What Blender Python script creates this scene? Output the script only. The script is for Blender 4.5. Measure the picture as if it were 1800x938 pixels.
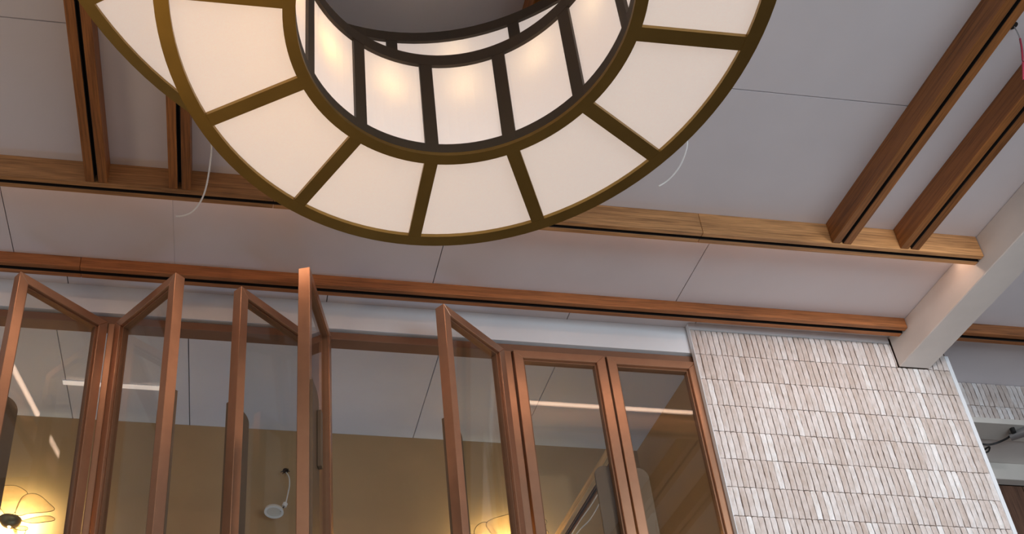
import bpy, bmesh, math, random
from mathutils import Matrix, Vector
random.seed(7)
S = bpy.context.scene
COL = S.collection
for o in list(bpy.data.objects): bpy.data.objects.remove(o)
R = math.radians
ZC = 1.6                      # eye height: every z below is measured from the eye, floor at -ZC

# ------------------------------------------------------------------ camera
cam = bpy.data.cameras.new('camera'); cam_o = bpy.data.objects.new('camera', cam); COL.objects.link(cam_o)
def cam_matrix(pitch, roll, yaw):
    c, s = math.cos, math.sin
    Y = Matrix(((c(yaw), -s(yaw), 0), (s(yaw), c(yaw), 0), (0, 0, 1)))
    P = Matrix(((1, 0, 0), (0, c(pitch), -s(pitch)), (0, s(pitch), c(pitch))))
    B = Y @ P
    r, f, u = B.col[0], B.col[1], B.col[2]
    r2 = c(roll) * r + s(roll) * u; u2 = -s(roll) * r + c(roll) * u
    M = Matrix.Identity(4)
    for i in range(3): M[i][0], M[i][1], M[i][2] = r2[i], u2[i], -f[i]
    return M
M = cam_matrix(.5225, -.0157, -.1258)
# note: order of angles is pitch, roll, yaw
M.translation = (0, 0, ZC)
cam_o.matrix_world = M
cam.sensor_fit = 'HORIZONTAL'; cam.sensor_width = 36
cam.lens = 36 * 1803.7 / 1800
cam.shift_x = (900 - 599.44) / 1800
cam.shift_y = (929.9 - 469) / 1800
cam.clip_start = .05
S.camera = cam_o

# ------------------------------------------------------------------ world, big lights, exposure
w = bpy.data.worlds.new('world'); S.world = w; w.use_nodes = True
wb = w.node_tree.nodes['Background']; wb.inputs[0].default_value = (.86, .90, 1.0, 1); wb.inputs[1].default_value = .30
def area(name, loc, target, sx, sy, power, color):
    l = bpy.data.lights.new(name, 'AREA'); l.shape = 'RECTANGLE'; l.size = sx; l.size_y = sy; l.energy = power; l.color = color
    o = bpy.data.objects.new(name, l); COL.objects.link(o); o.location = loc
    o.rotation_euler = (Vector(target) - Vector(loc)).to_track_quat('-Z', 'Y').to_euler()
    return o
area('shopfront_daylight', (3.0, -3.4, 2.3), (2.4, 3.6, 4.6), 5.0, 3.0, 175, (.78, .90, 1.0))
area('left_warm_fill', (-3.4, .6, 1.6), (.4, 1.6, 4.0), 1.6, 1.2, 20, (1.0, .72, .45))  # unseen warm fill, added to light the left side
def spot(name, loc, target, power, color, size, blend=.7, soft=.12):
    l = bpy.data.lights.new(name, 'SPOT'); l.energy = power; l.color = color; l.spot_size = size; l.spot_blend = blend; l.shadow_soft_size = soft
    o = bpy.data.objects.new(name, l); COL.objects.link(o); o.location = loc
    o.rotation_euler = (Vector(target) - Vector(loc)).to_track_quat('-Z', 'Y').to_euler()
spot('ring_warm_fill', (-.9, 2.7, .7), (-.1, 1.35, 3.9), 42, (1.0, .66, .22), .9, 1.0, .25)  # unseen light added to warm the left of the chandelier from below
spot('floor_warm_fill', (-1.3, 2.6, 2.4), (-.9, 3.2, 0), 260, (1.0, .64, .20), 1.3, .9, .2)  # added unseen: warms the floor that the left rim mirrors
spot('pillar_spot', (2.9, .5, 4.5), (2.95, 3.65, 3.95), 190, (1.0, .97, .97), .88, .8, .08)  # unseen spot put in to brighten the brick slips
area('back_room_fill', (.2, 4.25, .35), (.2, 4.25, 5), 4.6, .5, 21, (.42, .68, 1.0))  # unseen cool fill, added to lift and blue the back ceiling
S.view_settings.view_transform = 'Standard'; S.view_settings.look = 'None'
S.view_settings.gamma = 1; S.view_settings.use_curve_mapping = False
S.view_settings.exposure = 0.0

# ------------------------------------------------------------------ material helpers
def newmat(name):
    m = bpy.data.materials.new(name); m.use_nodes = True
    nt = m.node_tree; return m, nt, nt.nodes['Principled BSDF']
def mixrgb(nt, fac, a, b):
    n = nt.nodes.new('ShaderNodeMix'); n.data_type = 'RGBA'
    for sock, v in ((n.inputs['Factor'], fac), (n.inputs['A'], a), (n.inputs['B'], b)):
        pass
    ins = {s.identifier: s for s in n.inputs}
    for key, v in (('Factor_Float', fac), ('A_Color', a), ('B_Color', b)):
        if hasattr(v, 'is_linked'): nt.links.new(v, ins[key])
        else: ins[key].default_value = v if key == 'Factor_Float' else (*v, 1)
    return [s for s in n.outputs if s.identifier == 'Result_Color'][0]
def coords(nt, scale, kind='Object'):
    t = nt.nodes.new('ShaderNodeTexCoord'); mp = nt.nodes.new('ShaderNodeMapping')
    mp.inputs['Scale'].default_value = scale
    nt.links.new(t.outputs[kind], mp.inputs['Vector']); return mp.outputs[0]
def noise(nt, vec, scale, detail=4, rough=.55):
    n = nt.nodes.new('ShaderNodeTexNoise'); n.inputs['Scale'].default_value = scale
    n.inputs['Detail'].default_value = detail; n.inputs['Roughness'].default_value = rough
    nt.links.new(vec, n.inputs['Vector']); return n.outputs[0]
def ramp(nt, fac, stops):
    n = nt.nodes.new('ShaderNodeValToRGB'); cr = n.color_ramp
    while len(cr.elements) < len(stops): cr.elements.new(.5)
    for e, (p, c) in zip(cr.elements, stops): e.position = p; e.color = (*c, 1)
    nt.links.new(fac, n.inputs[0]); return n.outputs[0]
def bump(nt, b, h, strength, dist=.002):
    n = nt.nodes.new('ShaderNodeBump'); n.inputs['Strength'].default_value = strength; n.inputs['Distance'].default_value = dist
    nt.links.new(h, n.inputs['Height']); nt.links.new(n.outputs[0], b.inputs['Normal'])
def paint(name, col, rough=.7, var=.06, metallic=0, scale=6, bmp=.08):
    m, nt, b = newmat(name)
    v = coords(nt, (1, 1, 1)); f = noise(nt, v, scale, 3)
    a = tuple(c * (1 - var) for c in col); c2 = tuple(min(1, c * (1 + var)) for c in col)
    nt.links.new(ramp(nt, f, ((.3, a), (.7, c2))), b.inputs['Base Color'])
    b.inputs['Roughness'].default_value = rough; b.inputs['Metallic'].default_value = metallic
    if bmp: bump(nt, b, noise(nt, v, 180, 2), bmp, .001)
    return m
def wood(name, axis, dark, light, rough=.5):
    m, nt, b = newmat(name)
    sc = [9, 9, 9]; sc[axis] = .55
    v = coords(nt, tuple(sc))
    info = nt.nodes.new('ShaderNodeObjectInfo')
    off = nt.nodes.new('ShaderNodeVectorMath'); off.operation = 'ADD'
    sc2 = nt.nodes.new('ShaderNodeVectorMath'); sc2.operation = 'SCALE'; sc2.inputs[0].default_value = (13, 7, 5)
    nt.links.new(info.outputs['Random'], sc2.inputs['Scale'])
    nt.links.new(v, off.inputs[0]); nt.links.new(sc2.outputs[0], off.inputs[1])
    n1 = noise(nt, off.outputs[0], 2.2, 8, .68)
    sc3 = [42, 42, 42]; sc3[axis] = 1.6
    n2 = noise(nt, coords(nt, tuple(sc3)), 3.0, 4, .6)
    mid = tuple((x + y) / 2 for x, y in zip(dark, light))
    c1 = ramp(nt, n1, ((.34, tuple(x * .8 for x in dark)), (.5, mid), (.62, light)))
    c2 = ramp(nt, n2, ((.40, tuple(x * .50 for x in mid)), (.56, light)))
    c3 = mixrgb(nt, .45, c1, c2)
    hs = nt.nodes.new('ShaderNodeHueSaturation'); nt.links.new(c3, hs.inputs['Color'])
    mr = nt.nodes.new('ShaderNodeMapRange'); mr.inputs['To Min'].default_value = .82; mr.inputs['To Max'].default_value = 1.18
    nt.links.new(info.outputs['Random'], mr.inputs['Value']); nt.links.new(mr.outputs[0], hs.inputs['Value'])
    nt.links.new(hs.outputs[0], b.inputs['Base Color'])
    b.inputs['Roughness'].default_value = rough
    bump(nt, b, n2, .15, .001)
    return m
def glow(name, col, strength):
    m, nt, b = newmat(name)
    b.inputs['Base Color'].default_value = (.8, .8, .8, 1)
    b.inputs['Emission Color'].default_value = (*col, 1); b.inputs['Emission Strength'].default_value = strength
    return m
def shade_mat(name, col, emit):                     # fabric shade: lit through by the lamps inside
    m, nt, b = newmat(name)
    v = coords(nt, (1, 1, 1)); f = noise(nt, v, 260, 2)
    base = ramp(nt, f, ((.3, tuple(c * .96 for c in col)), (.7, col)))
    tr = nt.nodes.new('ShaderNodeBsdfTranslucent'); di = nt.nodes.new('ShaderNodeBsdfDiffuse'); em = nt.nodes.new('ShaderNodeEmission')
    gl = nt.nodes.new('ShaderNodeBsdfGlossy'); gl.inputs['Roughness'].default_value = .22
    for n in (tr, di): nt.links.new(base, n.inputs[0])
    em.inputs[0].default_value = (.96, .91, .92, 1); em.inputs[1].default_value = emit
    mx = nt.nodes.new('ShaderNodeMixShader'); mx.inputs[0].default_value = .45
    nt.links.new(tr.outputs[0], mx.inputs[1]); nt.links.new(di.outputs[0], mx.inputs[2])
    mg = nt.nodes.new('ShaderNodeMixShader'); mg.inputs[0].default_value = .04
    nt.links.new(mx.outputs[0], mg.inputs[1]); nt.links.new(gl.outputs[0], mg.inputs[2])
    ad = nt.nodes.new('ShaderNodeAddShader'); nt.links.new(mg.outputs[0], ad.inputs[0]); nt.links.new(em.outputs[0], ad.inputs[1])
    nt.links.new(ad.outputs[0], nt.nodes['Material Output'].inputs[0])
    nt.nodes.remove(b); return m
def glass_mat(name, tint, base_refl=.045):
    m, nt, b = newmat(name)
    tr = nt.nodes.new('ShaderNodeBsdfTransparent'); tr.inputs[0].default_value = (*tint, 1)
    gl = nt.nodes.new('ShaderNodeBsdfGlossy'); gl.inputs['Roughness'].default_value = .0
    lw = nt.nodes.new('ShaderNodeLayerWeight'); lw.inputs['Blend'].default_value = .5
    pw = nt.nodes.new('ShaderNodeMath'); pw.operation = 'POWER'; pw.inputs[1].default_value = 5
    nt.links.new(lw.outputs['Facing'], pw.inputs[0])
    ma = nt.nodes.new('ShaderNodeMath'); ma.operation = 'MULTIPLY_ADD'; ma.inputs[1].default_value = .9; ma.inputs[2].default_value = base_refl
    nt.links.new(pw.outputs[0], ma.inputs[0])
    mx = nt.nodes.new('ShaderNodeMixShader'); nt.links.new(ma.outputs[0], mx.inputs[0])
    nt.links.new(tr.outputs[0], mx.inputs[1]); nt.links.new(gl.outputs[0], mx.inputs[2])
    nt.links.new(mx.outputs[0], nt.nodes['Material Output'].inputs[0]); nt.nodes.remove(b)
    return m
def brick_mat(name):
    m, nt, b = newmat(name)
    info = nt.nodes.new('ShaderNodeObjectInfo'); geo = nt.nodes.new('ShaderNodeNewGeometry')
    ad = nt.nodes.new('ShaderNodeMath'); ad.operation = 'ADD'; fr = nt.nodes.new('ShaderNodeMath'); fr.operation = 'FRACT'
    nt.links.new(info.outputs['Random'], ad.inputs[0]); nt.links.new(geo.outputs['Random Per Island'], ad.inputs[1]); nt.links.new(ad.outputs[0], fr.inputs[0])
    tone = ramp(nt, fr.outputs[0], ((0, (.64, .555, .505)), (.35, (.69, .615, .575)), (.7, (.74, .68, .65)), (.88, (.79, .75, .73)), (1, (.90, .89, .88))))
    v = coords(nt, (1, 1, .45), 'Object')
    off = nt.nodes.new('ShaderNodeVectorMath'); off.operation = 'ADD'; nt.links.new(v, off.inputs[0])
    sc = nt.nodes.new('ShaderNodeVectorMath'); sc.operation = 'SCALE'; sc.inputs[0].default_value = (31, 17, 9); nt.links.new(fr.outputs[0], sc.inputs['Scale'])
    nt.links.new(sc.outputs[0], off.inputs[1])
    f = noise(nt, off.outputs[0], 34, 5, .65)
    spots = ramp(nt, f, ((.36, (.86, .82, .78)), (.55, (1, 1, 1)), (.68, (1.1, 1.1, 1.1))))
    mu = nt.nodes.new('ShaderNodeMix'); mu.data_type = 'RGBA'; mu.blend_type = 'MULTIPLY'
    ins = {s.identifier: s for s in mu.inputs}; ins['Factor_Float'].default_value = 1
    nt.links.new(tone, ins['A_Color']); nt.links.new(spots, ins['B_Color'])
    nt.links.new([s for s in mu.outputs if s.identifier == 'Result_Color'][0], b.inputs['Base Color'])
    b.inputs['Roughness'].default_value = .85
    bump(nt, b, noise(nt, off.outputs[0], 90, 4), .5, .004)
    return m

MT = dict(
    ceil=paint('ceiling_paint', (.78, .735, .755), .8, .03, scale=2.5, bmp=.04),
    ceil_in=paint('back_ceiling_paint', (.78, .78, .83), .8, .03, scale=2.5, bmp=.04),
    dark=paint('dark_gap', (.02, .014, .012), .9, .1),
    white=paint('white_plaster', (.82, .855, .89), .75, .02, bmp=.05),
    concrete=paint('beam_render', (.72, .67, .63), .8, .04, bmp=.06),
    tan=paint('tan_wall_paint', (.47, .31, .16), .6, .05, scale=3, bmp=.05),
    sill=paint('plinth_plaster', (.55, .52, .48), .8, .04),
    floor=paint('floor_stone', (.26, .22, .19), .5, .1, scale=4),
    oak_x=wood('oak_along_wall', 0, (.24, .10, .032), (.60, .30, .115)),
    oak_y=wood('oak_rafters', 1, (.17, .058, .012), (.40, .15, .036)),
    oak_lit=wood('oak_lamplit', 1, (.55, .36, .17), (.80, .56, .29)),  # lighter oak: lamp glow on the rail put into the colour
    red_x=wood('oak_stained', 0, (.25, .085, .024), (.50, .19, .06)),
    walnut=wood('dark_wall_boards', 2, (.07, .03, .018), (.17, .085, .05)),
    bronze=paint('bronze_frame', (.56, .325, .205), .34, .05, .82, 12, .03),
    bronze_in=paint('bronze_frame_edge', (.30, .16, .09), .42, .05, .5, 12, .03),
    bronze_shaded=paint('bronze_head_frame_shaded', (.24, .125, .075), .5, .05, .15, 12, .03),  # same bronze, darkened for the shade under the head frame
    plate=paint('handle_plate_bronze', (.20, .135, .085), .45, .04, .4, 10, .03),
    brass=paint('chandelier_bronze', (.30, .19, .055), .36, .08, .88, 10, .03),
    cage=paint('chandelier_bronze_shaded', (.040, .026, .013), .5, .08, .1, 10, .03),  # same frame bronze, shade on the drum sides put into the colour
    bowl=paint('lamp_bowl_bronze', (.26, .20, .09), .38, .05, .7, 10, 0),
    wire=paint('petal_wire', (.05, .035, .012), .6, .05, bmp=0),
    glass=glass_mat('window_glass', (.93, .94, .93)),
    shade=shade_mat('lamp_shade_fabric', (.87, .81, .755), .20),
    bulb=glow('bulb_glow', (1.0, .78, .45), 6.0),
    led=glow('led_warm', (1.0, .66, .47), 11.0),
    led_in=glow('led_soft', (1.0, .82, .72), .55),
    brick=brick_mat('brick_slip_clay'),
    mortar=paint('brick_mortar', (.17, .125, .10), .95, .08, scale=30),
    cream=paint('cream_trim_paint', (.72, .68, .62), .7, .04),
    cable_w=paint('white_cable', (.92, .91, .89), .5, .03, bmp=0),
    cable_k=paint('black_cable', (.012, .012, .013), .5, .05, bmp=0),
    cable_r=paint('red_cable', (.40, .035, .07), .45, .05, bmp=0),
    steel=paint('spot_metal', (.45, .45, .46), .35, .04, .7, bmp=0),
    disc=paint('white_disc', (.72, .68, .60), .5, .03, bmp=0),
)
def petal_mat():
    m, nt, b = newmat('petal_glass')
    tr = nt.nodes.new('ShaderNodeBsdfTransparent'); tr.inputs[0].default_value = (.97, .93, .84, 1)
    tl = nt.nodes.new('ShaderNodeBsdfTranslucent'); di = nt.nodes.new('ShaderNodeBsdfDiffuse')
    v = coords(nt, (1, 1, 1)); f = noise(nt, v, 40, 3)
    c = ramp(nt, f, ((.3, (.80, .68, .46)), (.7, (.86, .74, .52))))
    nt.links.new(c, tl.inputs[0]); nt.links.new(c, di.inputs[0])
    a = nt.nodes.new('ShaderNodeMixShader'); nt.links.new(tl.outputs[0], a.inputs[1]); nt.links.new(di.outputs[0], a.inputs[2])
    mx = nt.nodes.new('ShaderNodeMixShader'); mx.inputs[0].default_value = .55
    nt.links.new(tr.outputs[0], mx.inputs[1]); nt.links.new(a.outputs[0], mx.inputs[2])
    nt.links.new(mx.outputs[0], nt.nodes['Material Output'].inputs[0]); nt.nodes.remove(b); return m
MT['petal'] = petal_mat()

# ------------------------------------------------------------------ object helpers
INV = {}                                             # object name -> inverse of its world matrix
def link(name, me, mat, parent):
    o = bpy.data.objects.new(name, me); COL.objects.link(o)
    if mat and not me.materials: me.materials.append(mat)
    if parent: o.parent = parent
    return o
def obj(name, bm, mat, parent=None, local=False, smooth=False, label=None):
    """bm is in world coords with z from the eye, or in the parent's own frame when local"""
    if not local:
        bmesh.ops.translate(bm, verts=bm.verts, vec=(0, 0, ZC))
        if parent and parent.name in INV: bm.transform(INV[parent.name])
    bmesh.ops.recalc_face_normals(bm, faces=bm.faces)
    me = bpy.data.meshes.new(name); bm.to_mesh(me); bm.free()
    if smooth:
        for p in me.polygons: p.use_smooth = True
    o = link(name, me, mat, parent)
    if parent and parent.name in INV: INV[o.name] = INV[parent.name]
    if label: o['label'] = label
    return o
def tag(o, label, cat, group=None):
    o['label'] = label; o['category'] = cat
    if group: o['group'] = group
    return o
def thing(name, label, cat, loc=(0, 0, 0), rz=0, group=None):
    o = bpy.data.objects.new(name, None); COL.objects.link(o); o.empty_display_size = .1
    o.location = (loc[0], loc[1], loc[2] + ZC); o.rotation_euler = (0, 0, rz)
    INV[o.name] = (Matrix.Translation(o.location) @ Matrix.Rotation(rz, 4, 'Z')).inverted()
    return tag(o, label, cat, group)
def struct(o): o['kind'] = 'structure'; return o
def box(bm, x0, x1, y0, y1, z0, z1):
    vs = [bm.verts.new((x, y, z)) for z in (z0, z1) for y in (y0, y1) for x in (x0, x1)]
    for f in ((0, 2, 3, 1), (4, 5, 7, 6), (0, 1, 5, 4), (2, 6, 7, 3), (0, 4, 6, 2), (1, 3, 7, 5)):
        bm.faces.new([vs[i] for i in f])
    return vs
def B(*a, bevel=0):
    bm = bmesh.new(); box(bm, *a)
    if bevel: bmesh.ops.bevel(bm, geom=bm.edges[:], offset=bevel, segments=1, affect='EDGES')
    return bm
def tube(bm, pts, r, seg=6):
    pts = [Vector(p) for p in pts]; rings = []
    for i, p in enumerate(pts):
        t = (pts[min(i + 1, len(pts) - 1)] - pts[max(i - 1, 0)]).normalized()
        a = t.cross(Vector((0, 0, 1))) if abs(t.z) < .95 else t.cross(Vector((1, 0, 0)))
        a.normalize(); b = t.cross(a)
        rings.append([bm.verts.new(p + r * (math.cos(q) * a + math.sin(q) * b)) for q in [2 * math.pi * k / seg for k in range(seg)]])
    for A, C in zip(rings, rings[1:]):
        for k in range(seg): bm.faces.new((A[k], A[(k + 1) % seg], C[(k + 1) % seg], C[k]))
    bm.faces.new(rings[0][::-1]); bm.faces.new(rings[-1])
def smooth_pts(P, n=6):
    P = [Vector(p) for p in P]; out = []
    for i in range(len(P) - 1):
        p0, p1, p2, p3 = P[max(i - 1, 0)], P[i], P[i + 1], P[min(i + 2, len(P) - 1)]
        for k in range(n):
            t = k / n
            out.append(.5 * ((2 * p1) + (p2 - p0) * t + (2 * p0 - 5 * p1 + 4 * p2 - p3) * t * t + (3 * p1 - p0 - 3 * p2 + p3) * t ** 3))
    out.append(P[-1]); return out
def cyl(bm, c, r0, r1, h, seg=20, axis=(0, 0, 1)):
    q = Vector((0, 0, 1)).rotation_difference(Vector(axis)).to_matrix(); c = Vector(c)
    A = [bm.verts.new(c + q @ Vector((r0 * math.cos(2 * math.pi * k / seg), r0 * math.sin(2 * math.pi * k / seg), 0))) for k in range(seg)]
    C = [bm.verts.new(c + q @ Vector((r1 * math.cos(2 * math.pi * k / seg), r1 * math.sin(2 * math.pi * k / seg), h))) for k in range(seg)]
    for k in range(seg): bm.faces.new((A[k], A[(k + 1) % seg], C[(k + 1) % seg], C[k]))
    bm.faces.new(A[::-1]); bm.faces.new(C)
def annulus(bm, r0, r1, z0, z1, seg=120, a0=0, a1=360):
    full = abs(a1 - a0) >= 360; n = seg if full else seg + 1
    L = []
    for k in range(n):
        a = R(a0 + (a1 - a0) * k / seg); c, s = math.cos(a), math.sin(a)
        L.append([bm.verts.new((r * c, r * s, z)) for r, z in ((r0, z0), (r1, z0), (r1, z1), (r0, z1))])
    for k in range(seg):
        A, C = L[k], L[(k + 1) % n]
        for j in range(4): bm.faces.new((A[j], A[(j + 1) % 4], C[(j + 1) % 4], C[j]))
    if not full: bm.faces.new(L[0]); bm.faces.new(L[-1][::-1])
def spin_box(bm, r0, r1, hw, z0, z1, ang):
    vs = box(bm, r0, r1, -hw, hw, z0, z1)
    bmesh.ops.rotate(bm, verts=vs, cent=(0, 0, 0), matrix=Matrix.Rotation(R(ang), 3, 'Z'))

H = 3.40                                             # ceiling above the eye
WY = 3.695                                           # face of the window wall
# ------------------------------------------------------------------ setting: floor, ceiling boards, walls
struct(obj('floor', B(-5, 7, -3.6, 6.6, -ZC - .1, -ZC), MT['floor']))
ceiling = struct(obj('ceiling', B(-5, 7, -3.6, 4.80, H + .014, H + .2), MT['dark']))
def boards(xs, y0, y1, mat, g=.0022):
    for a, b in zip(xs, xs[1:]):
        ga, gb = [.0004 if abs(q + .302) < 1e-6 else g for q in (a, b)]      # one joint is nearly closed
        obj('ceiling_board', B(a + ga, b - gb, y0 + g, y1 - g, H, H + .0135), mat, ceiling)
C1 = MT['ceil']
XS = [-5, -3.2, -2.0, -.594, .989, 2.597]
boards(XS, -3.6, .0, C1); boards(XS, .0, 2.363, C1); boards(XS, 2.363, 3.0, C1)
boards([2.597, 3.36], -3.6, .9, C1); boards([2.597, 3.36], .9, 3.0, C1)
boards([-5, -2.2, -1.017, -.302, .898, 2.09, 3.36], 3.0, 3.54, C1)
boards([-5, -2.0, -.797, .415, 1.604, 2.25, 3.36], 3.54, WY + .02, C1)
boards([3.36, 7], -3.6, 3.54, C1); boards([3.36, 7], 3.54, 4.0, C1)
boards([-5, -2.1, -.889, -.245, 1.03, 1.655, 2.38], WY + .02, 4.80, MT['ceil_in'])

wall_front = struct(obj('wall_front', B(-5, 2.232, WY, WY + .13, 3.237, H - .001), MT['white']))
struct(obj('wall_front_lower', B(-5, 2.232, WY, WY + .13, -ZC, -.30), MT['sill']))
struct(obj('wall_back', B(-5, 2.45, 4.77, 4.90, -ZC, H - .001), MT['tan']))
struct(obj('wall_right', B(2.37, 2.45, WY + .046, 4.77, -ZC, H - .001), MT['tan']))

# fixed bronze frame of the window bays
win = struct(obj('window_1', B(-5, 2.232, 3.706, 3.775, 3.182, 3.226, bevel=.002), MT['bronze_shaded'], label='bronze head frame under the white fascia'))
for x0, x1 in ((-1.55, -1.50), (-.592, -.560), (.345, .385), (1.266, 1.303), (2.212, 2.232)):
    obj('mullion', B(x0 + .001, x1 - .001, 3.704, 3.775, -.25, 3.182, bevel=.002), MT['bronze'], win)
obj('window_sill', B(-5, 2.232, 3.66, 3.80, -.30, -.25, bevel=.004), MT['bronze'], win)

# ------------------------------------------------------------------ oak beams and rafters
def beam(label, x0, x1, joints, y, zb, width, strip, mat, dark=MT['dark'], group=None):
    t = thing('ceiling_beam', label, 'beam', ((x0 + x1) / 2, y, zb), group=group)
    xs = [x0] + joints + [x1]
    for a, b in zip(xs, xs[1:]):
        obj('front_board', B(a + .0008, b - .0008, y, y + strip, zb, H - .0005, bevel=.0015), mat, t)
        obj('rear_board', B(a + .0008, b - .0008, y + width - strip, y + width, zb + .002, H - .0005, bevel=.0015), mat, t)
    bm = B(x0, x1, y + strip, y + width - strip, zb + .045, H - .0005)
    box(bm, x0, x1, y + strip, y + strip + .0015, zb + .002, zb + .045); box(bm, x0, x1, y + width - strip - .0015, y + width - strip, zb + .003, zb + .045)
    obj('groove', bm, dark, t)  # near-black lining: shade inside the groove put into its colour
    return t
beam('long oak beam the rafters run into, groove along its underside, behind the chandelier', -5, 3.269, [-3.1, .12, 1.964], 2.973, 3.280, .060, .0215, MT['oak_x'])
beam('reddish oak beam close above the window wall, left of the concrete beam', -5, 3.269, [-2.9, -.72], 3.516, 3.337, .070, .0245, MT['red_x'])
beam('reddish oak beam right of the concrete beam, at the right edge', 3.436, 7, [], 3.516, 3.337, .070, .0245, MT['red_x'])
def rafter(label, x, w=.088):
    t = thing('rafter', label, 'rafter', (x + w / 2, 0, 3.283), group='grooved oak rafters')
    s = .036
    obj('side_board', B(x, x + s, -3.5, 2.972, 3.283, H - .0005, bevel=.0015), MT['oak_y'], t)
    obj('side_board', B(x + w - s, x + w, -3.5, 2.972, 3.283, H - .0005, bevel=.0015), MT['oak_y'], t)
    bm = B(x + s, x + w - s, -3.5, 2.972, 3.325, H - .0005)
    box(bm, x + s, x + s + .0015, -3.5, 2.972, 3.285, 3.325); box(bm, x + w - s - .0015, x + w - s, -3.5, 2.972, 3.285, 3.325)
    obj('groove', bm, MT['dark'], t)  # lining coloured near-black for the shade between the boards
rafter('grooved oak rafter at the far left, outer one of the left pair', -.638)
rafter('grooved oak rafter half hidden by the left rim of the chandelier', -.306)
rafter('grooved oak rafter seen only as a brown corner through the ring of the chandelier', .945)
rafter('grooved oak rafter on the right side, left one of the right pair', 2.553)
rafter('grooved oak rafter nearest the concrete beam, right one of the right pair', 2.872)
cb = obj('concrete_beam', B(3.271, 3.434, -3.5, 3.658, 3.207, H - .0005, bevel=.004), MT['concrete'])
tag(cb, 'pale rendered concrete beam running from the brick pillar to the top right corner', 'beam')

# linear lights
def led(name, label, x0, x1, y0, y1, z0, z1, mat):
    t = thing(name, label, 'light', ((x0 + x1) / 2, (y0 + y1) / 2, z1))
    obj('housing', B(x0, x1, y0, y1, z0 + .003, z1), MT['white'], t)
    obj('diffuser', B(x0 + .002, x1 - .002, y0 + .002, y1 - .002, z0, z0 + .0028), mat, t)
led('linear_light', 'warm linear light hidden behind the long oak beam, left length', -3.0, .336, 3.062, 3.092, 3.386, H - .0005, MT['led'])
led('linear_light', 'warm linear light hidden behind the long oak beam, right length', .498, 3.262, 3.062, 3.092, 3.386, H - .0005, MT['led'])
led('linear_light', 'short pale linear light on the ceiling of the room behind the windows', -.907, -.375, 4.425, 4.462, 3.392, H - .0005, MT['led_in'])

# ------------------------------------------------------------------ brick pillar
BW, BG, BHt, HG = .0243, .0041, .1487, .0038
def brick_mesh(i, wd, ht, dp=.012):
    rnd = random.Random(40 + i); bm = bmesh.new(); nx, nz = 2, 6
    grid = []
    for k in range(nz + 1):
        row = []
        for j in range(nx + 1):
            ex = j in (0, nx); ez = k in (0, nz)
            x = wd * j / nx + (rnd.uniform(-.0012, .0012) if ex else 0)
            z = ht * k / nz + (rnd.uniform(-.0016, .0016) if ez else 0)
            y = -dp + rnd.uniform(-.0012, .0012) + (.0035 if ex or ez else 0) + (.002 if ex and ez else 0)
            row.append(bm.verts.new((x, y, z)))
        grid.append(row)
    for k in range(nz):
        for j in range(nx): bm.faces.new((grid[k][j], grid[k][j + 1], grid[k + 1][j + 1], grid[k + 1][j]))
    rim = [grid[0][j] for j in range(nx + 1)] + [grid[k][nx] for k in range(1, nz + 1)] + [grid[nz][j] for j in range(nx - 1, -1, -1)] + [grid[k][0] for k in range(nz - 1, 0, -1)]
    back = [bm.verts.new((v.co.x, 0, v.co.z)) for v in rim]
    n = len(rim)
    for q in range(n): bm.faces.new((rim[q], back[q], back[(q + 1) % n], rim[(q + 1) % n]))
    bmesh.ops.recalc_face_normals(bm, faces=bm.faces)
    me = bpy.data.meshes.new('brick'); bm.to_mesh(me); bm.free(); me.materials.append(MT['brick']); return me
BM = [brick_mesh(i, BW, BHt) for i in range(10)]
def brick_field(root, x0, cols, ztop, rows, y, budget, cut=None):
    slots = []
    for r in range(rows):
        for c in range(cols):
            x = x0 + c * (BW + BG); z = ztop - (r + 1) * (BHt + HG) + HG
            sx = 1.0
            if cut:
                x, sx = cut(x, z)
                if sx < .2: continue
            slots.append((r, c, x, z, sx))
    near = sorted(slots, key=lambda s: (s[2] ** 2 + y * y + s[3] ** 2))
    vis = [s for s in near if s[3] + BHt > 2.12 + 0]
    pick = set((s[0], s[1]) for s in vis[:budget])
    rest = []
    for r, c, x, z, sx in slots:
        p = Vector((x + random.uniform(-.0008, .0008), y, z)); p.z += ZC
        p = INV[root.name] @ p
        me = random.choice(BM)
        if (r, c) in pick:
            o = link('brick', me, None, root); o.location = p; o.scale.x = sx
        else: rest.append((p, me, sx))
    if rest:
        bm = bmesh.new()
        for p, me, sx in rest:
            n0 = len(bm.verts); bm.from_mesh(me); bm.verts.ensure_lookup_table()
            bmesh.ops.scale(bm, verts=bm.verts[n0:], vec=(sx, 1, 1)); bmesh.ops.translate(bm, verts=bm.verts[n0:], vec=p)
        o = obj('remaining_bricks', bm, MT['brick'], root, local=True); o['kind'] = 'stuff'
PX0, PX1, PY = 2.212, 3.560, 3.672
pillar = thing('brick_pillar', 'pillar clad in narrow upright pale brick slips under the concrete beam', 'pillar', ((PX0 + PX1) / 2, PY, -ZC))
bm = B(PX0, PX1, PY, PY + .016, -ZC, H - .002); box(bm, 2.236, PX1, PY + .0162, PY + .075, -ZC, H - .002)
obj('backing', bm, MT['mortar'], pillar)
obj('core', B(2.47, PX1 - .004, PY + .0755, 3.968, -ZC, H - .002), MT['mortar'], pillar)
obj('edge_strip', B(PX0 - .002, PX0 + .001, PY - .010, PY + .016, -ZC, 3.398), MT['white'], pillar, label='thin white edge strip beside the window frame')
obj('top_strip', B(PX0 + .0012, 3.268, PY - .010, PY, 3.362, H - .001), MT['white'], pillar, label='grey sealed strip above the top course')
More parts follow.
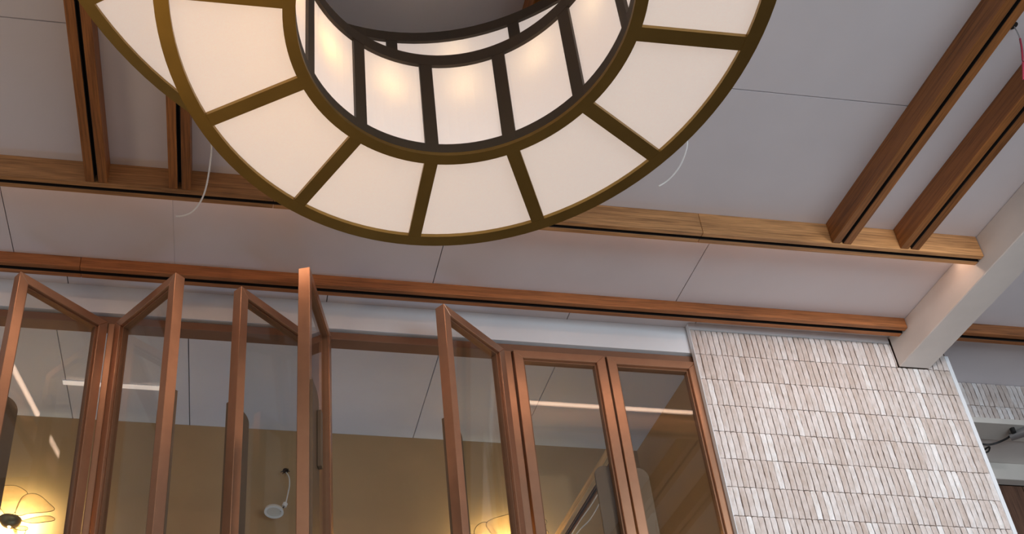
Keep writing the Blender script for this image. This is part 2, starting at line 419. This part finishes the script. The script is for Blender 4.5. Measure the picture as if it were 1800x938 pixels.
def cut_at_beam(x, z):                               # slips beside the concrete beam are cut to fit
    if z + BHt < 3.2085 or x + BW < 3.2695 or x > 3.4355: return x, 1.0
    if x < 3.2695: return x, (3.2695 - x) / BW
    if x + BW > 3.4355: return 3.4355, (x + BW - 3.4355) / BW
    return x, 0
brick_field(pillar, 2.2135, 47, 3.359, 12, PY, 300, cut=cut_at_beam)
obj('corner_bead', B(3.544, PX1 + .004, PY - .012, PY + .014, -ZC, H - .1), MT['white'], pillar, label='pale corner strip at the right edge')
wall2 = thing('brick_lintel', 'band of two courses of upright brick slips beyond the pillar, right edge', 'lintel', (5.2, 3.97, 3.16))
obj('backing', B(3.56, 6.8, 3.972, 4.07, 3.163, H - .002), MT['mortar'], wall2)
def b2(x, z): return z < 3.0
brick_field(wall2, 3.60, 40, 3.397, 1, 3.972, 60)
BM2 = [brick_mesh(30 + i, BW, .079) for i in range(6)]
for c in range(40):
    o = link('brick', random.choice(BM2), None, wall2); o.location = INV[wall2.name] @ Vector((3.60 + c * (BW + BG), 3.972, 3.1655 + ZC))
obj('bottom_trim', B(3.56, 6.8, 3.955, 4.10, 3.128, 3.1625, bevel=.002), MT['cream'], wall2, label='cream edge strip under the bricks')
# recess beyond the lintel
struct(obj('ceiling_recess', B(3.56, 6.8, 4.10, 4.33, 3.135, 3.20), MT['concrete']))
struct(obj('trim_1', B(3.56, 6.8, 4.312, 4.37, 3.026, 3.1345, bevel=.003), MT['cream']))
wood_wall = struct(obj('wall_recess', B(3.56, 6.8, 4.385, 4.45, -ZC, 3.10), MT['dark']))
for i in range(20):
    obj('board', B(3.60 + i * .16 + .0015, 3.76 + i * .16 - .0015, 4.372, 4.3845, -ZC, 3.024, bevel=.0012), MT['walnut'], wood_wall)
def ray(x, y):                                       # eye ray of a photograph point, used to measure where small things hang
    v = M.to_3x3() @ Vector(((x - 599.44) / 1803.7, -(y - 929.9) / 1803.7, -1)); return v
def on_z(x, y, z): d = ray(x, y); return d * (z / d.z)
def on_y(x, y, yy): d = ray(x, y); return d * (yy / d.y)
sp = thing('recess_spotlight', 'small grey spotlight with a black cable hanging in the recess beyond the pillar', 'spotlight', on_z(1788, 757, 3.10))
a, b = on_z(1776, 768, 3.10), on_z(1806, 757, 3.10)
bm = bmesh.new(); cyl(bm, a, .022, .026, (b - a).length, 16, (b - a).normalized()); obj('lamp_head', bm, MT['steel'], sp, smooth=False)
bm = bmesh.new(); tube(bm, smooth_pts([on_z(1782, 760, 3.115), on_z(1770, 770, 3.10), on_z(1752, 778, 3.095), on_z(1738, 781, 3.09), on_z(1726, 780, 3.10)]), .0055); obj('cable', bm, MT['cable_k'], sp)
bm = bmesh.new(); tube(bm, smooth_pts([on_z(1730, 790, 3.09), on_z(1739, 785, 3.085), on_z(1738, 792, 3.08), on_z(1733, 795, 3.085)]), .005); obj('cable', bm, MT['cable_k'], sp)
bm = bmesh.new(); cyl(bm, on_z(1782, 760, 3.10), .012, .012, .034, 12); obj('mount', bm, MT['cable_k'], sp)

# ------------------------------------------------------------------ window leaves
LW, LT, ST, Z0, Z1 = .452, .050, .044, -.22, 3.178
def leaf(label, hx, hy, ang, s, handle=True):
    """s=-1: closes towards -x from its hinge; s=+1: towards +x.  Local frame: u along the leaf, v away from the room."""
    t = thing('window_leaf', label, 'window', (hx, hy, Z0), R(ang) * (1 if s < 0 else -1), 'bronze framed folding window leaves')
    h = Z1 - Z0
    def part(name, poly_or_box, mat, parent=t, bevel=.0018, label=None):
        u0, u1, v0, v1, a, b = poly_or_box
        xs = sorted((s * u0, s * u1))
        return obj(name, B(xs[0], xs[1], v0, v1, a, b, bevel=bevel), mat, parent, local=True, label=label)
    def mitred(name, pts, v0, v1):
        bm = bmesh.new()
        A = [bm.verts.new((s * u, v0, z)) for u, z in pts]; C = [bm.verts.new((s * u, v1, z)) for u, z in pts]
        bm.faces.new(A); bm.faces.new(C[::-1]); n = len(pts)
        for k in range(n): bm.faces.new((A[k], A[(k + 1) % n], C[(k + 1) % n], C[k]))
        bmesh.ops.recalc_face_normals(bm, faces=bm.faces)
        bmesh.ops.bevel(bm, geom=bm.edges[:], offset=.0016, segments=1, affect='EDGES')
        return obj(name, bm, MT['bronze'], t, local=True)
    e = .0004
    mitred('stile', [(0, 0), (0, h), (ST, h - ST), (ST, ST)], 0, LT)
    mitred('stile', [(LW, 0), (LW, h), (LW - ST, h - ST), (LW - ST, ST)], 0, LT)
    mitred('top_rail', [(e, h), (LW - e, h), (LW - ST - e, h - ST), (ST + e, h - ST)], 0, LT)
    mitred('bottom_rail', [(e, 0), (LW - e, 0), (LW - ST - e, ST), (ST + e, ST)], 0, LT)
    # glazing bead, a stepped lip inside the frame
    g = .009
    for nm, q in (('glazing_bead', (ST, ST + g, .014, .044, ST, h - ST)), ('glazing_bead', (LW - ST - g, LW - ST, .014, .044, ST, h - ST)),
                  ('glazing_bead', (ST + g, LW - ST - g, .014, .044, h - ST - g, h - ST)), ('glazing_bead', (ST + g, LW - ST - g, .014, .044, ST, ST + g))):
        part(nm, q, MT['bronze_in'], bevel=.001)
    part('glass_pane', (ST + g - .003, LW - ST - g + .003, .026, .031, ST + .004, h - ST - g + .003), MT['glass'], bevel=0)
    # rounded plate across the back of the free stile, with a flat pull on it
    zt = 2.572 - Z0; zb = 1.62 - Z0; r = .05; wd = .122
    pts = [(LW - .002, zb + .0), (LW - .002, zt)]
    for k in range(9):
        q = R(90 + 90 * k / 8); pts.append((LW - wd + r + r * math.cos(q), zt - r + r * math.sin(q)))
    for k in range(9):
        q = R(180 + 90 * k / 8); pts.append((LW - wd + r + r * math.cos(q), zb + r + r * math.sin(q)))
    bm = bmesh.new()
    A = [bm.verts.new((s * u, LT + .001, z)) for u, z in pts]; C = [bm.verts.new((s * u, LT + .012, z)) for u, z in pts]
    bm.faces.new(A); bm.faces.new(C[::-1]); n = len(pts)
    for k in range(n): bm.faces.new((A[k], A[(k + 1) % n], C[(k + 1) % n], C[k]))
    pl = obj('handle_plate', bm, MT['plate'], t, local=True)
    if handle: part('pull', (LW - .110, LW - .080, LT + .0125, LT + .030, 2.205 - Z0, 2.475 - Z0), MT['plate'], pl, bevel=.002)
    return t
leaf('open window leaf at the left edge, swung left, first from the left', -.592, 3.690, 40.0, -1)
leaf('open window leaf swung right beside the left mullion, second from the left', -.560, 3.690, 51.5, 1)
leaf('open window leaf third from the left, half behind the tallest post', .345, 3.690, 41.4, -1)
leaf('open window leaf swung furthest, its edge the tallest post, fourth from the left', .385, 3.690, 108.0, 1)
leaf('open window leaf just left of the closed pair', 1.266, 3.690, 38.5, -1)
leaf('closed window leaf, left one of the closed pair', 1.309, 3.690, 0.0, 1)
leaf('closed window leaf against the brick pillar, right one of the closed pair', 2.223, 3.690, 0.0, -1)

# ------------------------------------------------------------------ chandelier: two stacked drum rings
chand = thing('chandelier', 'large ring chandelier of two stacked bronze drums with glowing fabric panels', 'chandelier', (.506, 1.4814, H))
def tier(cx, cy, z0, z1, Ri, Ro, off, bo, bi, bw, nb, power):
    Tm = Matrix.Translation((cx, cy, 0))
    inv = INV[chand.name]
    def place(bm): bm.transform(Tm); return bm
    fr = bmesh.new(); th = .012
    cg = bmesh.new()
    annulus(fr, Ro - bo, Ro, z0, z0 + th); annulus(fr, Ri, Ri + bi, z0, z0 + th)
    annulus(cg, Ro - .010, Ro, z0 + th + .0003, z0 + .046); annulus(cg, Ri, Ri + .010, z0 + th + .0003, z0 + .046)
    annulus(cg, Ro - .010, Ro, z1 - .040, z1); annulus(cg, Ri, Ri + .010, z1 - .040, z1)
    for k in range(12):
        a = off + 30 * k
        spin_box(fr, Ri + bi - .003, Ro - bo + .003, bw / 2, z0 + .0005, z0 + th - .0005, a)
        spin_box(cg, Ri + .0005, Ri + .0095, bw / 2, z0 + .044, z1 - .038, a)
        spin_box(cg, Ro - .0095, Ro - .0005, bw / 2, z0 + .044, z1 - .038, a)
    F = obj('bottom_frame', place(fr), MT['brass'], chand)
    obj('side_frame', place(cg), MT['cage'], F)
    def panels(make, lab=None):
        bm = make(); me = None
        for k in range(12):
            if me is None:
                bm.transform(Matrix.Translation((0, 0, ZC)))
                bmesh.ops.recalc_face_normals(bm, faces=bm.faces)
                me = bpy.data.meshes.new('shade_panel'); bm.to_mesh(me); bm.free(); me.materials.append(MT['shade'])
                for p in me.polygons: p.use_smooth = False
            o = link('shade_panel', me, None, F)
            o.matrix_local = inv @ Tm @ Matrix.Rotation(R(30 * k), 4, 'Z')
    e = .06
    def bottom(): bm = bmesh.new(); annulus(bm, Ri + .0115, Ro - .0115, z0 + th + .001, z0 + th + .004, 8, off + e, off + 30 - e); return bm
    def inner(): bm = bmesh.new(); annulus(bm, Ri + .0105, Ri + .0135, z0 + th + .0045, z1 - .003, 8, off + e, off + 30 - e); return bm
    def outer(): bm = bmesh.new(); annulus(bm, Ro - .0135, Ro - .0105, z0 + th + .0045, z1 - .003, 8, off + e, off + 30 - e); return bm
    panels(bottom); panels(inner); panels(outer)
    cv = bmesh.new(); annulus(cv, Ri + .0002, Ro - .0002, z1 + .0003, z1 + .006); obj('top_light_block', place(cv), MT['cage'], F)  # unseen lid, added to keep the bulb light off the ceiling
    for k in range(nb):
        a = R(off + 360 / nb * (k + .5)); rm = Ri + (Ro - Ri) * .22
        p = Vector((cx + rm * math.cos(a), cy + rm * math.sin(a), z1 - .12))
        bm = bmesh.new(); bmesh.ops.create_uvsphere(bm, u_segments=12, v_segments=8, radius=.026, matrix=Matrix.Translation(p))
        cyl(bm, p + Vector((0, 0, .02)), .014, .014, .098, 10)
        bo_ = obj('bulb', bm, MT['bulb'], F, smooth=True)
        l = bpy.data.lights.new('bulb_light', 'POINT'); lf = .5 - .5 * math.cos(a); l.energy = power * (.55 + 7.0 * lf ** 2.5); l.color = (1.0, .76 - .2 * lf, .38 - .28 * lf); l.shadow_soft_size = .03
        lo = bpy.data.objects.new('bulb_light', l); COL.objects.link(lo); lo.location = (p.x, p.y, p.z + ZC - .035)
    return F
k0 = 2.3
tier(.506, 1.4814, k0, 2.728, .4066, .7436, -.65, .0365, .0315, .0375, 12, .14)
tier(.4670, 1.3668, 2.8885, 3.220, .7868, 1.1340, -.37, .0365, .0315, .0375, 12, .14)
for a in (60, 100, 205, 335):                        # spacers between the drums and rods to the ceiling
    p = Vector((.506 + .72 * math.cos(R(a)), 1.4814 + .72 * math.sin(R(a)), 0)); c = Vector((.506, 1.4814, 0)); d = (p - c).normalized()
    bm = bmesh.new(); spin_box(bm, .62, .735, .015, 2.7345, 2.915, a); spin_box(bm, .735, .85, .015, 2.862, 2.888, a); bm.transform(Matrix.Translation((.506, 1.4814, 0))); obj('spacer_bar', bm, MT['brass'], chand)
for a in (230, 270, 310):
    q = (.4728 + .96 * math.cos(R(a)), 1.3668 + .96 * math.sin(R(a)))
    bm = bmesh.new(); tube(bm, [(q[0], q[1], 3.2265), (q[0], q[1], H - .001)], .007, 10); obj('hanging_rod', bm, MT['brass'], chand)

# ------------------------------------------------------------------ lamps in the room behind the windows
def petal(root, hub, outline, yy, bulge=.02):
    """thin curved petal: outline as photograph points measured on the plane y = yy, wire rim round it"""
    P = [on_y(x, y, q) for (x, y), q in zip(outline, yy)]
    P = smooth_pts(P + [P[0]], 5)[:-1]
    c = sum(P, Vector()) / len(P); n = len(P)
    bm = bmesh.new(); rings = []
    for f in (1, .72, .4):
        rings.append([bm.verts.new(c.lerp(p, f) + Vector((0, -bulge * (1 - f * f), 0))) for p in P])
    cv = bm.verts.new(c + Vector((0, -bulge, 0)))
    for A, C in zip(rings, rings[1:]):
        for k in range(n): bm.faces.new((A[k], A[(k + 1) % n], C[(k + 1) % n], C[k]))
    for k in range(n): bm.faces.new((rings[-1][k], rings[-1][(k + 1) % n], cv))
    o = obj('petal', bm, MT['petal'], root, smooth=True)
    bm = bmesh.new(); tube(bm, P + [P[0]], .0017, 5); obj('wire_rim', bm, MT['wire'], o)
def flower(label, hx, hy, outlines, y=4.62, power=5.2):
    hub = on_y(hx, hy, y); t = thing('flower_lamp', label, 'wall lamp', hub, group='flower shaped wall lamps')
    bm = bmesh.new(); prof = [(.0, -.034), (.020, -.032), (.040, -.021), (.052, -.004), (.056, .014), (.052, .016), (.02, .006), (0, .0)]
    seg = 24; L = [[bm.verts.new((hub.x + r * math.cos(2 * math.pi * k / seg), hub.y + r * math.sin(2 * math.pi * k / seg), hub.z + z)) for k in range(seg)] for r, z in prof[1:-1]]
    for A, C in zip(L, L[1:]):
        for k in range(seg): bm.faces.new((A[k], A[(k + 1) % seg], C[(k + 1) % seg], C[k]))
    bm.faces.new(L[0][::-1]); bm.faces.new(L[-1])
    obj('bowl', bm, MT['bowl'], t, smooth=True)
    bm = bmesh.new(); bmesh.ops.create_uvsphere(bm, u_segments=12, v_segments=8, radius=.009, matrix=Matrix.Translation(hub + Vector((0, -.004, -.033)))); obj('bulb_tip', bm, MT['bulb'], t, smooth=True)
    bm = bmesh.new(); tube(bm, [hub + Vector((0, .02, .008)), Vector((hub.x, 4.769, hub.z + .03))], .010, 8); cyl(bm, (hub.x, 4.7695, hub.z + .03), .05, .05, .010, 20, (0, -1, 0)); obj('wall_bracket', bm, MT['bowl'], t)
    for ol, yy in outlines: petal(t, hub, ol, yy if isinstance(yy, (list, tuple)) else [yy] * len(ol))
    l = bpy.data.lights.new('flower_light', 'AREA'); l.shape = 'DISK'; l.size = .20; l.energy = power; l.color = (1.0, .84, .46)
    lo = bpy.data.objects.new('flower_light', l); COL.objects.link(lo); lo.location = (hub.x, 4.672, hub.z + .06 + ZC); lo.rotation_euler = (R(90), 0, 0)
flower('flower shaped wall lamp glowing at the bottom left behind the glass', 18, 916, [
    ([(12, 908), (-8, 880), (-12, 862), (2, 854), (26, 853), (42, 860), (48, 868), (36, 880), (26, 900)], 4.655),
    ([(26, 904), (32, 884), (43, 870), (60, 867), (74, 873), (86, 884), (95, 892), (93, 897), (76, 900), (50, 902), (36, 906)], 4.62),
    ([(38, 915), (60, 909), (82, 906), (94, 909), (95, 914), (78, 917), (56, 919)], 4.60),
    ([(24, 927), (34, 924), (46, 925), (49, 930), (40, 932), (28, 930)], 4.54),
    ([(0, 914), (-20, 902), (-44, 898), (-54, 904), (-50, 912), (-26, 918)], 4.60)])
flower('flower shaped wall lamp glowing behind the frame left of the closed leaves', 905, 968, [
    ([(895, 958), (872, 945), (858, 930), (855, 919), (864, 912), (880, 907), (898, 903), (918, 904), (926, 912), (920, 930), (908, 950)], 4.64),
    ([(880, 962), (850, 956), (836, 945), (834, 932), (840, 922), (852, 917), (864, 924), (874, 940)], 4.655),
    ([(916, 958), (926, 934), (938, 918), (950, 911), (960, 914), (959, 922), (944, 936), (930, 952)], 4.655),
    ([(920, 964), (938, 940), (956, 931), (964, 936), (952, 952)], 4.60)])

# dangling down-light over its cut-out in the back wall
dl = thing('hanging_downlight', 'white disc down-light dangling by its cable from a hole in the tan wall', 'light fitting', on_y(502, 827, 4.768))
hp = on_y(502, 827, 4.7685); bm = bmesh.new(); cyl(bm, hp, .016, .016, .004, 14, (0, -1, 0)); obj('cut_out', bm, MT['dark'], dl)
bm = bmesh.new()
for dx, dy in ((-8, 2), (7, 1), (-5, 5), (5, -3)): tube(bm, [hp + Vector((0, -.004, 0)), on_y(502 + dx, 827 + dy, 4.73)], .0026, 5)
obj('wire_end', bm, MT['cable_k'], dl)
bm = bmesh.new(); tube(bm, smooth_pts([on_y(503, 830, 4.76), on_y(508, 838, 4.70), on_y(509, 852, 4.69), on_y(506, 868, 4.68), on_y(502, 886, 4.68)]), .0036); obj('cable', bm, MT['cable_w'], dl)
p0, p1 = on_y(502, 884, 4.68), on_y(499, 890, 4.68); bm = bmesh.new(); cyl(bm, p0, .013, .013, .022, 10, (p1 - p0).normalized()); obj('connector', bm, MT['cable_w'], dl)
c = on_y(481.5, 899, 4.68); bm = bmesh.new(); cyl(bm, c, .050, .050, .012, 28, (0.05, .15, 1)); obj('disc', bm, MT['disc'], dl)
bm = bmesh.new(); annulus(bm, .040, .052, -.004, .0, 28); bm.transform(Matrix.Translation(c) @ Vector((0, 0, 1)).rotation_difference(Vector((.05, .15, 1))).to_matrix().to_4x4()); obj('disc_rim', bm, MT['cable_w'], dl)
bm = bmesh.new(); tube(bm, [p1, on_y(493, 898, 4.67)], .0036); obj('lead', bm, MT['cable_k'], dl)

# partition rail meeting the closed leaves, with two loose cables
rl = thing('partition_rail', 'wooden rail with dark tracks seen through the closed leaves', 'rail', (1.74, 4.2, 2.66))
obj('front_strip', B(1.731, 1.757, 3.785, 4.768, 2.655, 2.70, bevel=.001), MT['oak_lit'], rl)
obj('track', B(1.7575, 1.783, 3.785, 4.768, 2.667, 2.70), MT['dark'], rl)
obj('middle_strip', B(1.765, 1.769, 3.785, 4.768, 2.657, 2.6665), MT['bronze_in'], rl)
obj('rear_strip', B(1.7835, 1.790, 3.785, 4.768, 2.655, 2.70), MT['oak_y'], rl)
for nm, P in (('cable', [(1054, 862), (1040, 886), (1020, 914), (1004, 940), (992, 960)]), ('cable', [(1056, 880), (1044, 902), (1034, 916), (1018, 932), (1004, 952)])):
    bm = bmesh.new(); n = len(P); tube(bm, smooth_pts([on_z(x, y, 2.62) for x, y in P]), .0032)
    tag(obj('loose_cable', bm, MT['cable_w']), 'pale loose cable along the wooden rail, ' + ('upper one of two' if P[0][1] == 862 else 'lower one of two'), 'cable', 'loose cables by the rail')

# thin wires hanging from the ceiling beside the chandelier
def wire(label, pts, zs, mat, r, extra=None):
    bm = bmesh.new(); P = smooth_pts([on_z(x, y, z) for (x, y), z in zip(pts, zs)]); tube(bm, P, r)
    o = obj('hanging_wire', bm, mat); return tag(o, label, 'wire')
wire('thin white wire curling down left of the chandelier', [(366, 215), (371.5, 255), (369, 290), (362, 330), (352, 355), (338, 372), (322, 379), (309, 380)], [3.398, 3.34, 3.28, 3.22, 3.18, 3.15, 3.13, 3.12], MT['cable_w'], .0036)
wire('thin white wire curling down right of the chandelier', [(1204, 225), (1208, 250), (1205, 268), (1196, 290), (1183, 308), (1170, 320), (1158, 327)], [3.398, 3.35, 3.32, 3.29, 3.27, 3.26, 3.25], MT['cable_w'], .0034)
hole = thing('ceiling_wire', 'red wire dangling from a dark hole in the ceiling at the top right corner', 'wire', on_z(1781, 45, H))
hp = on_z(1781, 45, H - .0005); bm = bmesh.new(); cyl(bm, hp, .015, .015, .0012, 16, (0, 0, -1)); obj('hole', bm, MT['dark'], hole)
bm = bmesh.new(); tube(bm, smooth_pts([on_z(1783, 47, 3.397), on_z(1789, 58, 3.37), on_z(1793, 68, 3.33)]), .0022); obj('grey_lead', bm, MT['steel'], hole)
bm = bmesh.new(); tube(bm, smooth_pts([on_z(1793, 68, 3.33), on_z(1796, 85, 3.28), on_z(1798, 110, 3.22), on_z(1799, 140, 3.16)]), .0034); obj('red_lead', bm, MT['cable_r'], hole)
